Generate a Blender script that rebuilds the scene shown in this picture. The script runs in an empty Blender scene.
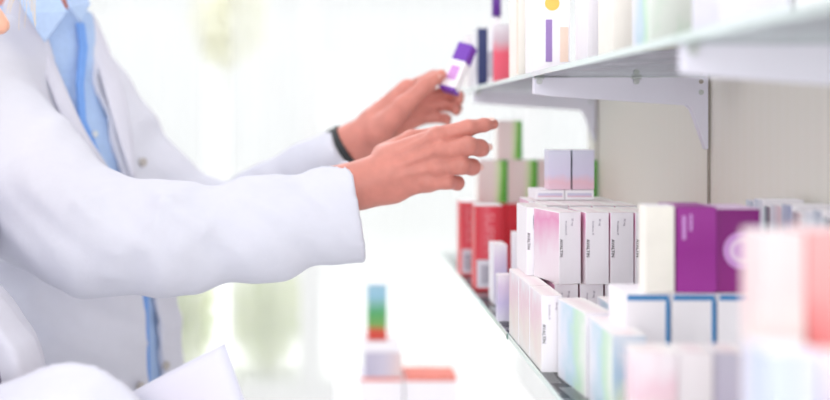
import bpy, bmesh, math, random
import numpy as np
from mathutils import Vector, Matrix
random.seed(4); rng = np.random.RandomState(7)
C = bpy.context.scene.collection
H = 1.38                       # camera height (m)
F = 1000.0                     # focal length in pixels of an 830 px wide frame
VX, VY = 335.0, 122.0          # where the shelf direction vanishes
def P(px, py, D): return np.array([(px-VX)*D/F, D, H+(VY-py)*D/F])
def X(px, D): return (px-VX)*D/F

# ------------------------------------------------------------------ materials
def base_mat(name):
    m = bpy.data.materials.new(name); m.use_nodes = True
    nt = m.node_tree; b = nt.nodes['Principled BSDF']; return m, nt, b
def lin(c):
    return tuple(((v/255)/12.92 if v/255 <= .04045 else ((v/255+.055)/1.055)**2.4) for v in c)+(1,)
def plain(name, rgb, rough=.5, spec=.5, noise=.04, scale=30, bump=0, metallic=0, sss=0):
    m, nt, b = base_mat(name); c = lin(rgb)
    n = nt.nodes.new('ShaderNodeTexNoise'); n.inputs['Scale'].default_value = scale; n.inputs['Detail'].default_value = 4
    t = nt.nodes.new('ShaderNodeTexCoord'); nt.links.new(t.outputs['Object'], n.inputs['Vector'])
    r = nt.nodes.new('ShaderNodeValToRGB')
    r.color_ramp.elements[0].position = .3; r.color_ramp.elements[1].position = .7
    r.color_ramp.elements[0].color = tuple(v*(1-noise) for v in c[:3])+(1,)
    r.color_ramp.elements[1].color = tuple(min(1, v*(1+noise)) for v in c[:3])+(1,)
    nt.links.new(n.outputs['Fac'], r.inputs['Fac']); nt.links.new(r.outputs['Color'], b.inputs['Base Color'])
    b.inputs['Roughness'].default_value = rough; b.inputs['Specular IOR Level'].default_value = spec
    b.inputs['Metallic'].default_value = metallic
    if sss:
        b.inputs['Subsurface Weight'].default_value = sss; b.inputs['Subsurface Scale'].default_value = .01
        b.inputs['Subsurface Radius'].default_value = (1, .35, .2)
    if bump:
        bp = nt.nodes.new('ShaderNodeBump'); bp.inputs['Strength'].default_value = bump; bp.inputs['Distance'].default_value = .002
        nt.links.new(n.outputs['Fac'], bp.inputs['Height']); nt.links.new(bp.outputs['Normal'], b.inputs['Normal'])
    return m
def blend(name, axis, stops, distort=.15, scale=3, rough=.4, seed=0.):
    """printed artwork: soft colour blend along one box axis (generated coordinates)"""
    m, nt, b = base_mat(name)
    t = nt.nodes.new('ShaderNodeTexCoord'); s = nt.nodes.new('ShaderNodeSeparateXYZ'); nt.links.new(t.outputs['Generated'], s.inputs[0])
    mp = nt.nodes.new('ShaderNodeMapping'); mp.inputs['Location'].default_value = (seed, seed*1.7, 0); nt.links.new(t.outputs['Generated'], mp.inputs[0])
    n = nt.nodes.new('ShaderNodeTexNoise'); n.inputs['Scale'].default_value = scale; nt.links.new(mp.outputs[0], n.inputs['Vector'])
    ma = nt.nodes.new('ShaderNodeMath'); ma.operation = 'MULTIPLY_ADD'; ma.inputs[1].default_value = distort*2; nt.links.new(n.outputs['Fac'], ma.inputs[0])
    sub = nt.nodes.new('ShaderNodeMath'); sub.operation = 'SUBTRACT'; sub.inputs[1].default_value = distort
    nt.links.new(s.outputs[axis], sub.inputs[0]); nt.links.new(sub.outputs[0], ma.inputs[2])
    r = nt.nodes.new('ShaderNodeValToRGB'); e = r.color_ramp.elements
    while len(e) < len(stops): e.new(.5)
    for i, (p, c) in enumerate(stops): e[i].position = p; e[i].color = lin(c)
    nt.links.new(ma.outputs[0], r.inputs['Fac']); nt.links.new(r.outputs['Color'], b.inputs['Base Color'])
    b.inputs['Roughness'].default_value = rough; return m
def hard(name, axis, stops, rough=.4):
    m = blend(name, axis, stops, 0, 1, rough); 
    for n in m.node_tree.nodes:
        if n.type == 'VALTORGB': n.color_ramp.interpolation = 'CONSTANT'
    return m
def glass_mat(name, tint, extra=.0):
    m = bpy.data.materials.new(name); m.use_nodes = True; nt = m.node_tree; nt.nodes.clear()
    o = nt.nodes.new('ShaderNodeOutputMaterial'); mx = nt.nodes.new('ShaderNodeMixShader')
    tr = nt.nodes.new('ShaderNodeBsdfTransparent'); gl = nt.nodes.new('ShaderNodeBsdfGlossy'); fr = nt.nodes.new('ShaderNodeFresnel')
    tr.inputs[0].default_value = tint; gl.inputs['Roughness'].default_value = .015; fr.inputs['IOR'].default_value = 1.5
    nt.links.new(fr.outputs[0], mx.inputs[0]); nt.links.new(tr.outputs[0], mx.inputs[1]); nt.links.new(gl.outputs[0], mx.inputs[2])
    nt.links.new(mx.outputs[0], o.inputs[0]); return m

M = {}
M['coat'] = plain('coat cotton', (208,209,221), .9, .1, .012, 60, .25)
M['coat2'] = plain('coat cotton fine', (206,206,219), .9, .1, .012, 80, .25)
M['shirt'] = plain('blue shirt cotton', (172,196,232), .85, .1, .05, 140, .2)
M['collar'] = plain('blue collar cotton', (176,198,232), .85, .1, .05, 140, .2)
M['placket_shade'] = plain('deep blue placket', (118,160,226), .85, .1, .05, 140, .2)  # deeper blue paints the fold shade along the shirt front
M['skin'] = plain('warm skin', (201,130,118), .5, .4, .09, 45, .15, sss=.12)
M['skin2'] = plain('pale skin', (226,172,150), .5, .35, .05, 45, .1, sss=.12)
M['nail'] = plain('finger nail', (240,200,190), .25, .5, .02)
M['trouser'] = plain('grey trousers', (70,76,96), .9, .1, .05, 90)
M['skirt'] = plain('dark plum cloth', (70,48,84), .9, .1, .08, 90)
M['shoe'] = plain('black leather', (32,30,30), .35, .5, .05)
M['hair_dark'] = plain('dark brown hair', (70,50,38), .6, .3, .2, 120, .5)
M['hair_blond'] = plain('blond hair', (226,205,172), .55, .3, .12, 120, .4)
M['button'] = plain('grey button', (176,170,166), .4, .5)
M['button_blue'] = plain('pearl button', (214,220,226), .35, .5)
M['watch'] = plain('dark watch strap', (30,34,38), .4, .5)
M['steel'] = plain('watch steel', (150,165,165), .25, .5, metallic=.9)
M['eye'] = plain('eye white', (240,238,235), .2, .5); M['iris'] = plain('iris', (70,60,50), .2, .5)
M['bracket'] = plain('lilac white powder coat', (231,229,243), .45, .4, .01)
M['panel'] = None
M['metal'] = plain('dull zinc clip', (196,200,200), .35, .5, metallic=.3)
M['slot'] = plain('grey slot', (168,160,152), .8, .1)
M['glass'] = glass_mat('clear shelf glass', (.93,.965,.955,1))
M['glassedge'] = plain('green glass edge', (222,236,234), .15, .6, .03)
M['tick'] = plain('dark green glass joint', (20,96,84), .3, .5)
M['lam'] = plain('white laminate', (250,250,250), .5, .3, .01)
M['floor'] = plain('white polished floor', (250,250,250), .4, .3, .01, 3)
M['paint'] = plain('white wall paint', (250,250,250), .8, .2, .01, 4)
M['paper'] = plain('office paper', (213,213,228), .9, .1, .008, 50)
M['white'] = plain('white card', (251,247,253), .45, .3, .012)
M['ink'] = plain('black ink', (48,34,46), .6, .2); M['greyink'] = plain('grey ink', (178,170,184), .6, .2)
M['pinkside'] = blend('pink and white printed side', 2, [(0,(240,232,238)),(.42,(238,222,232)),(.66,(232,190,212)),(.86,(228,152,192)),(1,(236,190,212))], .22, 2.2)
M['pinkdeep'] = blend('deep pink printed side', 2, [(0,(236,205,215)),(.4,(214,92,136)),(1,(150,34,82))], .1, 2)
M['pinktop'] = blend('pale top flap', 0, [(0,(246,240,240)),(.5,(242,226,230)),(1,(248,246,244))], .2, 3)
M['rosecard'] = blend('rose artwork', 2, [(0,(240,236,234)),(.35,(240,226,222)),(.7,(238,206,220)),(1,(240,232,240))], .3, 3)
M['greenart'] = blend('green and blue artwork', 1, [(0,(232,240,232)),(.3,(200,232,206)),(.55,(196,222,236)),(.8,(226,232,246)),(1,(238,238,246))], .3, 3.2)
M['lilacwall'] = plain('very pale lilac card', (232,230,244), .5)
M['aqua'] = blend('aqua artwork', 2, [(0,(236,240,214)),(.3,(226,240,232)),(.6,(190,216,240)),(1,(232,236,248))], .25, 2.6, seed=3)
M['lilacart'] = blend('lilac artwork', 2, [(0,(232,228,244)),(.4,(206,196,232)),(.7,(222,206,232)),(1,(244,238,246))], .15, 2)
M['purple'] = blend('violet card', 2, [(0,(166,44,160)),(.5,(152,26,146)),(1,(160,48,154))], .1, 1.5)
M['purpled'] = blend('darker violet card', 2, [(0,(150,26,134)),(.6,(134,12,124)),(1,(128,8,118))], .1, 1.5)
M['lilacdisc'] = plain('lilac disc', (208,150,218), .5); M['lilacwhite'] = plain('pale lilac ink', (234,206,236), .5)
M['bluewhite'] = hard('blue banded white card', 2, [(0,(236,228,242)),(.28,(214,196,222)),(.34,(240,236,248)),(.9,(60,140,196))])
M['blue'] = plain('blue card', (58,134,194), .45)
M['coral'] = plain('soft coral ink', (242,140,150), .5)
M['navy'] = plain('navy card', (42,52,108), .4); M['teal'] = plain('dark teal card', (34,88,104), .4)
M['red'] = blend('red card', 2, [(0,(232,66,84)),(.5,(228,48,66)),(1,(222,40,60))], .1, 2)
M['redart'] = blend('red card with paler middle', 0, [(0,(220,44,62)),(.45,(236,96,112)),(.6,(232,60,78)),(1,(206,34,52))], .1, 2)  # red front, paler near the middle of its width
M['whitelabel'] = plain('white label', (232,226,238), .5)
M['barcode'] = None
M['greenbox'] = blend('cream card with green side band', 0, [(0,(238,214,214)),(.5,(240,222,220)),(.68,(222,232,190)),(.8,(126,196,72)),(1,(56,158,62))], .08, 2)
M['greenflat'] = plain('leaf green card', (92,180,70), .5)
M['lilacpill'] = blend('lilac card with rose corner', 2, [(0,(232,196,214)),(.2,(232,190,206)),(.4,(214,206,232)),(1,(212,212,232))], .12, 2)
M['tealgap'] = plain('sea green card', (70,140,130), .5)
M['pinkred'] = blend('grey to coral artwork', 2, [(0,(244,96,120)),(.5,(242,92,118)),(.72,(214,190,202)),(1,(236,232,240))], .08, 2)
M['skinblob'] = blend('white card with grey figure', 2, [(0,(238,236,242)),(.3,(196,190,204)),(.6,(232,230,238)),(1,(245,244,248))], .2, 3)
M['cream'] = plain('cream card', (250,246,238), .5); M['orange'] = plain('yellow orange ink', (250,196,90), .5)
M['peach'] = plain('peach card edge', (246,206,176), .5); M['violetink'] = plain('violet ink', (158,128,190), .6); M['peachink'] = plain('pale peach ink', (248,222,206), .6)
M['cap'] = plain('purple plastic', (98,44,150), .35)
M['violet'] = plain('violet end flap', (112,48,176), .4)
M['salmon'] = blend('salmon artwork', 2, [(0,(226,216,240)),(.3,(240,196,206)),(.5,(240,130,130)),(.62,(226,104,104)),(.8,(244,164,166)),(1,(244,176,178))], .14, 2)
M['creamart'] = blend('cream artwork', 2, [(0,(226,226,244)),(.3,(234,232,238)),(.6,(236,226,222)),(.8,(244,214,216)),(1,(244,222,224))], .15, 2)
M['bluelilac'] = blend('periwinkle artwork', 0, [(0,(206,214,246)),(.5,(200,206,238)),(1,(226,224,246))], .15, 2)
M['rgb'] = blend('blue green red artwork', 2, [(0,(206,60,48)),(.18,(214,76,56)),(.27,(120,168,84)),(.5,(76,168,104)),(.62,(120,180,160)),(.78,(150,198,220)),(1,(160,200,220))], .03, 2)
M['greylil'] = blend('grey lilac artwork', 0, [(0,(190,184,208)),(.5,(206,198,216)),(1,(232,206,204))], .1, 2)
M['redtop'] = plain('coral lid', (232,120,104), .5)
M['cool'] = [blend('cool spine %d' % i, 1, s, .02, 2) for i, s in enumerate([
    [(0,(170,178,196)),(1,(206,214,226))],[(0,(226,226,236)),(1,(196,204,220))],[(0,(132,112,130)),(.5,(116,110,128)),(1,(190,214,220))],
    [(0,(236,206,214)),(1,(222,226,238))],[(0,(168,178,214)),(1,(200,206,228))],[(0,(238,214,216)),(1,(150,138,160))],[(0,(222,228,240)),(1,(240,236,240))]])]
M['leaf'] = plain('pale sunlit leaves', (246,251,232), .8, .2, .08, 6)  # both leaf colours whitened to stand in for overexposed daylight
M['leaf2'] = plain('whitened pale leaves', (246,245,234), .8, .2, .08, 6)
for k in ('leaf', 'leaf2'):
    nt = M[k].node_tree; b = nt.nodes['Principled BSDF']; tl = nt.nodes.new('ShaderNodeBsdfTranslucent'); mx = nt.nodes.new('ShaderNodeMixShader'); mx.inputs[0].default_value = .5
    nt.links.new(b.inputs['Base Color'].links[0].from_socket, tl.inputs[0]); nt.links.new(b.outputs[0], mx.inputs[1]); nt.links.new(tl.outputs[0], mx.inputs[2]); nt.links.new(mx.outputs[0], nt.nodes['Material Output'].inputs[0])
M['bark'] = plain('pale bark', (244,242,236), .9, .1, .04)
M['ground'] = plain('pale paving', (252,252,250), .9, .1, .03, 2)
M['turf'] = plain('pale turf', (214,228,180), .9, .1, .08, 8)
def panel_material():
    m, nt, b = base_mat('cream slatted back panel')
    t = nt.nodes.new('ShaderNodeTexCoord'); w = nt.nodes.new('ShaderNodeTexWave'); w.bands_direction = 'Y'; w.inputs['Scale'].default_value = 14
    w.inputs['Distortion'].default_value = .3
    nt.links.new(t.outputs['Object'], w.inputs['Vector'])
    r = nt.nodes.new('ShaderNodeValToRGB'); r.color_ramp.elements[0].color = lin((243,239,231)); r.color_ramp.elements[1].color = lin((244,240,233))
    nt.links.new(w.outputs['Fac'], r.inputs[0]); nt.links.new(r.outputs[0], b.inputs['Base Color']); b.inputs['Roughness'].default_value = .7
    return m
M['panel'] = panel_material()
def barcode_material():
    m, nt, b = base_mat('barcode print')
    t = nt.nodes.new('ShaderNodeTexCoord'); w = nt.nodes.new('ShaderNodeTexWave'); w.bands_direction = 'Z'; w.inputs['Scale'].default_value = 2.4; w.inputs['Distortion'].default_value = 2
    nt.links.new(t.outputs['Generated'], w.inputs['Vector'])
    r = nt.nodes.new('ShaderNodeValToRGB'); r.color_ramp.elements[0].color = lin((140,136,160)); r.color_ramp.elements[1].color = lin((226,222,234)); r.color_ramp.interpolation = 'CONSTANT'; r.color_ramp.elements[1].position = .5
    nt.links.new(w.outputs['Fac'], r.inputs[0]); nt.links.new(r.outputs[0], b.inputs['Base Color']); return m
M['barcode'] = barcode_material()
def sheer_material():
    m = bpy.data.materials.new('sheer white voile'); m.use_nodes = True; nt = m.node_tree; nt.nodes.clear()
    o = nt.nodes.new('ShaderNodeOutputMaterial'); mx = nt.nodes.new('ShaderNodeMixShader'); mx.inputs[0].default_value = .4
    tr = nt.nodes.new('ShaderNodeBsdfTransparent'); tl = nt.nodes.new('ShaderNodeBsdfTranslucent'); tl.inputs[0].default_value = (1,1,1,1)
    nt.links.new(tr.outputs[0], mx.inputs[1]); nt.links.new(tl.outputs[0], mx.inputs[2]); nt.links.new(mx.outputs[0], o.inputs[0]); return m
M['sheer'] = sheer_material()

# ------------------------------------------------------------------ object helpers
def tag(o, label=None, cat=None, group=None, kind=None):
    if label: o['label'] = label
    if cat: o['category'] = cat
    if group: o['group'] = group
    if kind: o['kind'] = kind
    return o
def empty(name, loc):
    o = bpy.data.objects.new(name, None); C.objects.link(o); o.location = loc; o.empty_display_size = .05; return o
def link(name, me, parent=None, mats=None):
    o = bpy.data.objects.new(name, me); C.objects.link(o)
    if mats:
        for m in (mats if isinstance(mats, (list, tuple)) else [mats]): me.materials.append(m)
    if parent is not None: o.parent = parent
    return o
def recenter(me, c):
    me.transform(Matrix.Translation(-Vector(c)))
def mesh_bm(name, bm, mats, parent=None, loc=None, smooth=False, world=False):
    """bm in world coordinates if world, else local"""
    me = bpy.data.meshes.new(name); bmesh.ops.recalc_face_normals(bm, faces=bm.faces); bm.to_mesh(me); bm.free()
    if smooth:
        for p in me.polygons: p.use_smooth = True
    if world and parent is not None: recenter(me, parent.matrix_world.translation if parent.parent is None else parent['wo'])
    o = link(name, me, parent, mats)
    if loc is not None: o.location = loc
    return o
def box_into(bm, x0, x1, y0, y1, z0, z1, mi=0):
    v = [bm.verts.new((x, y, z)) for x in (x0, x1) for y in (y0, y1) for z in (z0, z1)]
    fs = {'left': (0,1,3,2), 'right': (4,6,7,5), 'front': (0,4,5,1), 'back': (2,3,7,6), 'bottom': (0,2,6,4), 'top': (1,5,7,3)}
    out = {}
    for k, f in fs.items():
        fc = bm.faces.new([v[i] for i in f]); fc.material_index = mi if isinstance(mi, int) else mi.get(k, 0); out[k] = fc
    return out
def bevel(bm, w, seg=2):
    bmesh.ops.bevel(bm, geom=list(bm.edges), offset=w, segments=seg, affect='EDGES', profile=.6)
def solid_box(name, x0, x1, y0, y1, z0, z1, mat, parent=None, bev=.0, loc0=None):
    """box in world coordinates (z absolute); object origin at base centre unless parented"""
    bm = bmesh.new()
    if parent is None: c = ((x0+x1)/2, (y0+y1)/2, z0)
    else: c = tuple(parent.location)
    box_into(bm, x0-c[0], x1-c[0], y0-c[1], y1-c[1], z0-c[2], z1-c[2])
    if bev: bevel(bm, bev)
    o = mesh_bm(name, bm, mat, parent)
    if parent is None: o.location = c
    return o
def prism(name, pts_xz, y0, y1, mat, parent=None, bev=0):
    c = tuple(parent.location) if parent else (0,0,0)
    bm = bmesh.new()
    a = [bm.verts.new((x-c[0], y0-c[1], z-c[2])) for x, z in pts_xz]; b = [bm.verts.new((x-c[0], y1-c[1], z-c[2])) for x, z in pts_xz]
    n = len(a); bm.faces.new(a); bm.faces.new(b[::-1])
    for i in range(n): bm.faces.new((a[i], b[i], b[(i+1)%n], a[(i+1)%n]))
    if bev: bevel(bm, bev, 1)
    return mesh_bm(name, bm, mat, parent)
def disc(name, centre, normal, r, h, mat, parent, seg=20, rim=0):
    """small cylinder, world coords"""
    c = Vector(centre)-parent.location; bm = bmesh.new()
    bmesh.ops.create_cone(bm, cap_ends=True, segments=seg, radius1=r, radius2=r*.92, depth=h)
    q = Vector((0,0,1)).rotation_difference(Vector(normal)).to_matrix().to_4x4()
    bmesh.ops.transform(bm, matrix=Matrix.Translation(c) @ q, verts=bm.verts)
    return mesh_bm(name, bm, mat, parent, smooth=False)
def text_mesh(name, body, size, mat, parent, loc, rot, extrude=.00012, width=None):
    cu = bpy.data.curves.new(name, 'FONT'); cu.body = body; cu.size = size; cu.extrude = extrude; cu.align_x = 'CENTER'; cu.align_y = 'CENTER'
    t = bpy.data.objects.new('tmp', cu); C.objects.link(t); bpy.context.view_layer.update()
    me = bpy.data.meshes.new_from_object(t.evaluated_get(bpy.context.evaluated_depsgraph_get()))
    bpy.data.objects.remove(t); me.name = name; me.materials.clear(); me.materials.append(mat)
    o = bpy.data.objects.new(name, me); C.objects.link(o); o.parent = parent; o.location = loc; o.rotation_euler = rot; return o
def copy_tree(o, parent=None):
    c = o.copy(); C.objects.link(c); c.parent = parent
    for ch in [k for k in o.children]: copy_tree(ch, c)
    return c

# ------------------------------------------------------------------ implicit surfaces
def grid(lo, hi, h):
    n = [int(math.ceil((hi[i]-lo[i])/h))+1 for i in range(3)]
    ax = [lo[i]+h*np.arange(n[i], dtype=np.float32) for i in range(3)]
    return np.meshgrid(*ax, indexing='ij', sparse=False)
def cap(g, a, b, ra, rb):
    a = np.asarray(a, float); b = np.asarray(b, float); d = b-a; L2 = float(d@d)+1e-12
    px, py, pz = g[0]-a[0], g[1]-a[1], g[2]-a[2]
    t = np.clip((px*d[0]+py*d[1]+pz*d[2])/L2, 0, 1)
    return np.sqrt((px-t*d[0])**2+(py-t*d[1])**2+(pz-t*d[2])**2)-(ra+(rb-ra)*t)
def ell(g, c, r, axes=None):
    p = [g[0]-c[0], g[1]-c[1], g[2]-c[2]]
    if axes is not None: p = [p[0]*a[0]+p[1]*a[1]+p[2]*a[2] for a in axes]
    k0 = np.sqrt(sum((p[i]/r[i])**2 for i in range(3))); k1 = np.sqrt(sum((p[i]/r[i]**2)**2 for i in range(3)))+1e-9
    return k0*(k0-1)/k1
def smin(a, b, k):
    h = np.maximum(k-np.abs(a-b), 0)/k
    return np.minimum(a, b)-h*h*k*.25
def chain(g, pts, k=.004):
    s = None
    for (a, ra), (b, rb) in zip(pts[:-1], pts[1:]):
        c = cap(g, a, b, ra, rb); s = c if s is None else smin(s, c, k)
    return s
def nets(Fv, lo, h):
    Fv = Fv.astype(np.float32); nx, ny, nz = Fv.shape
    s = Fv < 0
    cs = s[:-1,:-1,:-1].astype(np.int8)
    acc = np.zeros(cs.shape, np.int8)
    for dx in (0,1):
        for dy in (0,1):
            for dz in (0,1): acc += s[dx:nx-1+dx, dy:ny-1+dy, dz:nz-1+dz]
    act = (acc > 0) & (acc < 8); ii = np.argwhere(act); idx = -np.ones(act.shape, np.int64); idx[act] = np.arange(len(ii))
    pos = np.zeros((len(ii), 3)); cnt = np.zeros(len(ii))
    corners = [(0,0,0),(1,0,0),(0,1,0),(1,1,0),(0,0,1),(1,0,1),(0,1,1),(1,1,1)]
    val = [Fv[ii[:,0]+c[0], ii[:,1]+c[1], ii[:,2]+c[2]] for c in corners]
    for a in range(8):
        for b in range(a+1, 8):
            if sum(abs(corners[a][k]-corners[b][k]) for k in range(3)) != 1: continue
            m = (val[a] < 0) != (val[b] < 0); t = np.where(m, val[a]/np.where(m, val[a]-val[b], 1), 0)
            for k in range(3): pos[:,k] += np.where(m, corners[a][k]+t*(corners[b][k]-corners[a][k]), 0)
            cnt += m
    V = (ii+pos/cnt[:,None])*h+np.asarray(lo)
    quads = []
    for axk in range(3):
        o1, o2 = [(1,2),(2,0),(0,1)][axk]
        sl = [slice(1,-1)]*3; sl[axk] = slice(0,-1)
        sh = list(sl); sh[axk] = slice(1, None)
        e = s[tuple(sl)] != s[tuple(sh)]; k = np.argwhere(e); off = np.array([1,1,1]); off[axk] = 0; k = k+off
        ok = np.all(k < np.array(act.shape), axis=1); k = k[ok]
        def I(d1, d2):
            q = k.copy(); q[:,o1] -= d1; q[:,o2] -= d2; return idx[q[:,0], q[:,1], q[:,2]]
        q = np.stack([I(1,1), I(0,1), I(0,0), I(1,0)], 1)
        flip = ~s[k[:,0], k[:,1], k[:,2]]; q[flip] = q[flip][:, ::-1]
        quads.append(q)
    Q = np.concatenate(quads); Q = Q[np.all(Q >= 0, axis=1)]
    return V, Q
def relax(V, Q, it=2):
    for _ in range(it):
        s = np.zeros_like(V); c = np.zeros(len(V))
        for a in range(4):
            b = (a+1) % 4
            np.add.at(s, Q[:,a], V[Q[:,b]]); np.add.at(s, Q[:,b], V[Q[:,a]]); np.add.at(c, Q[:,a], 1); np.add.at(c, Q[:,b], 1)
        V = V*.5+.5*s/np.maximum(c, 1)[:,None]
    return V
def implicit(name, pieces, mats, parent, origin, smooth_it=1):
    """pieces: list of (fn, lo, hi, h) joined into one mesh"""
    Vs, Qs, n = [], [], 0
    for fn, lo, hi, h in pieces:
        g = grid(lo, hi, h); f = fn(g)
        f[0] = f[-1] = 1; f[:,0] = f[:,-1] = 1; f[:,:,0] = f[:,:,-1] = 1
        V, Q = nets(f, lo, h); V = relax(V, Q, smooth_it); Vs.append(V); Qs.append(Q+n); n += len(V)
    V = np.concatenate(Vs)-np.asarray(origin); Q = np.concatenate(Qs)
    me = bpy.data.meshes.new(name); me.vertices.add(len(V)); me.vertices.foreach_set('co', V.astype(np.float32).ravel())
    me.loops.add(Q.size); me.loops.foreach_set('vertex_index', Q.astype(np.int32).ravel())
    me.polygons.add(len(Q)); me.polygons.foreach_set('loop_start', np.arange(0, Q.size, 4, dtype=np.int32))
    me.polygons.foreach_set('use_smooth', np.ones(len(Q), bool)); me.update(calc_edges=True); me.validate()
    return link(name, me, parent, mats)

# ------------------------------------------------------------------ setting
ZF = 0.0
XW = .486                                       # back panel plane
def struct(o): o['kind'] = 'structure'; return o
struct(solid_box('floor', -5, 3.2, -1.6, 4.9, -.1, 0, M['floor']))
# far wall is a run of tall glazed doors: piers, head, glazing frames
wf = struct(solid_box('wall_far', -5, 3.2, 4.9, 5.05, 2.75, 3.1, M['paint']))
for i, (a, b) in enumerate([(-5,-3.4), (2.3,3.2)]): struct(solid_box('wall_far_pier', a, b, 4.9, 5.05, -.1, 2.75, M['paint']))
struct(solid_box('wall_right', XW+.06, XW+.16, -.6, 1.93, 0, 2.6, M['paint']))
gm = glass_mat('window glass', (.97,.98,.98,1))
for k, (a, b) in enumerate([(-3.4,-1.92), (-1.92,-.12), (-.12,.96), (.96,2.3)]):
    w = empty('window_%d' % (k+1), ((a+b)/2, 4.97, 0)); struct(w)
    t = .05
    for nm, r in (('window_frame', (a, a+t, .0, 2.75)), ('window_frame', (b-t, b, .0, 2.75)), ('top_rail', (a+t, b-t, 2.69, 2.75)), ('bottom_rail', (a+t, b-t, 0, .08)), ('transom', (a+t, b-t, 2.08, 2.13))):
        solid_box(nm, r[0], r[1], 4.93, 5.01, r[2], r[3], M['paint'], w)
    solid_box('pane', a+t, b-t, 4.965, 4.975, .08, 2.69, gm, w)
struct(solid_box('ground_outside', -14, 12, 5.05, 30, -.12, -.02, M['ground']))
# added sheer curtains, a veil that washes out the view through the windows
def curtain(x0, x1, label):
    bm = bmesh.new(); n = 160; rows = []
    for zz in (0.03, 1.3, 2.6):
        rows.append([bm.verts.new((x0+(x1-x0)*i/n-(x0+x1)/2, .012*math.sin(i*.62)+.012*math.sin(i*.23+zz), zz-.03)) for i in range(n+1)])
    for a, b in zip(rows[:-1], rows[1:]):
        for i in range(n): bm.faces.new((a[i], a[i+1], b[i+1], b[i]))
    e = empty('washout_curtain', ((x0+x1)/2, 4.72, .03)); o = mesh_bm('washout_veil', bm, M['sheer'], e, smooth=True)
    solid_box('curtain_rail', x0, x1, 4.70, 4.74, 2.6, 2.64, M['paint'], e)
    for s in (x0+.05, x1-.05): solid_box('rail_bracket', s-.015, s+.015, 4.74, 4.91, 2.61, 2.63, M['paint'], e)
    tag(e, label, 'curtain', 'added sheer curtains washing out the far windows'); return e
curtain(-3.3, -.62, 'added sheer curtain washing out the far window behind the man'); curtain(-.5, 2.2, 'added sheer curtain washing out the far window between arms and shelves')

# plants outside
def foliage(name, centre, r, n, leaf, mat, parent, seed):
    rg = np.random.RandomState(seed); bm = bmesh.new(); c0 = np.array(centre)-np.array(parent.location)
    for _ in range(n):
        d = rg.normal(size=3); d /= np.linalg.norm(d); q = c0+d*np.array(r)*(rg.rand()**.4)
        u = rg.normal(size=3); u /= np.linalg.norm(u); w = np.cross(u, rg.normal(size=3)); w /= np.linalg.norm(w)
        s = leaf*(.6+.8*rg.rand())
        vs = [bm.verts.new(q+v) for v in (-u*s, w*s*.45, u*s, -w*s*.45)]
        bm.faces.new(vs)
    return mesh_bm(name, bm, mat, parent)
def shrub(x, y, r, h, seed, label):
    e = empty('shrub', (x, y, -.02)); tag(e, label, 'shrub', 'shrubs outside the far window')
    foliage('foliage', (x, y, h*.5), (r, r*.8, h*.52), 1500, .03, M['leaf'], e, seed)
    bm = bmesh.new(); bmesh.ops.create_cone(bm, segments=8, radius1=.03, radius2=.015, depth=h*.6, cap_ends=True); bmesh.ops.translate(bm, verts=bm.verts, vec=(0,0,h*.3))
    mesh_bm('stem', bm, M['bark'], e); return e
SP = [(-.87, 5.62, 'pale green shrub outside, just right of the man under his sleeve'), (-.38, 5.66, 'pale green shrub outside the window above the paper sheet'), (-1.36, 5.7, 'pale green shrub outside hidden mostly behind the man')]
for i, (x, y, l) in enumerate(SP): shrub(x, y, .215, .62, 20+i, l)
for i, (x, y, l) in enumerate([(-1.0, 8.5, 'pale tree crown outside behind the reaching man'), ]):
    e = empty('tree', (x, y, -.02)); tag(e, l, 'tree')
    foliage('crown', (x+.1, y, 2.25), (.36,.36,.42), 1100, .06, M['leaf2'], e, 50+i)
    bm = bmesh.new(); bmesh.ops.create_cone(bm, segments=10, radius1=.03, radius2=.015, depth=2.2, cap_ends=True)
    for v in bm.verts: v.co.z += 1.1; v.co.x += .1*max(0, v.co.z)/2.6
    mesh_bm('trunk', bm, M['bark'], e, smooth=True)

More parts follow.
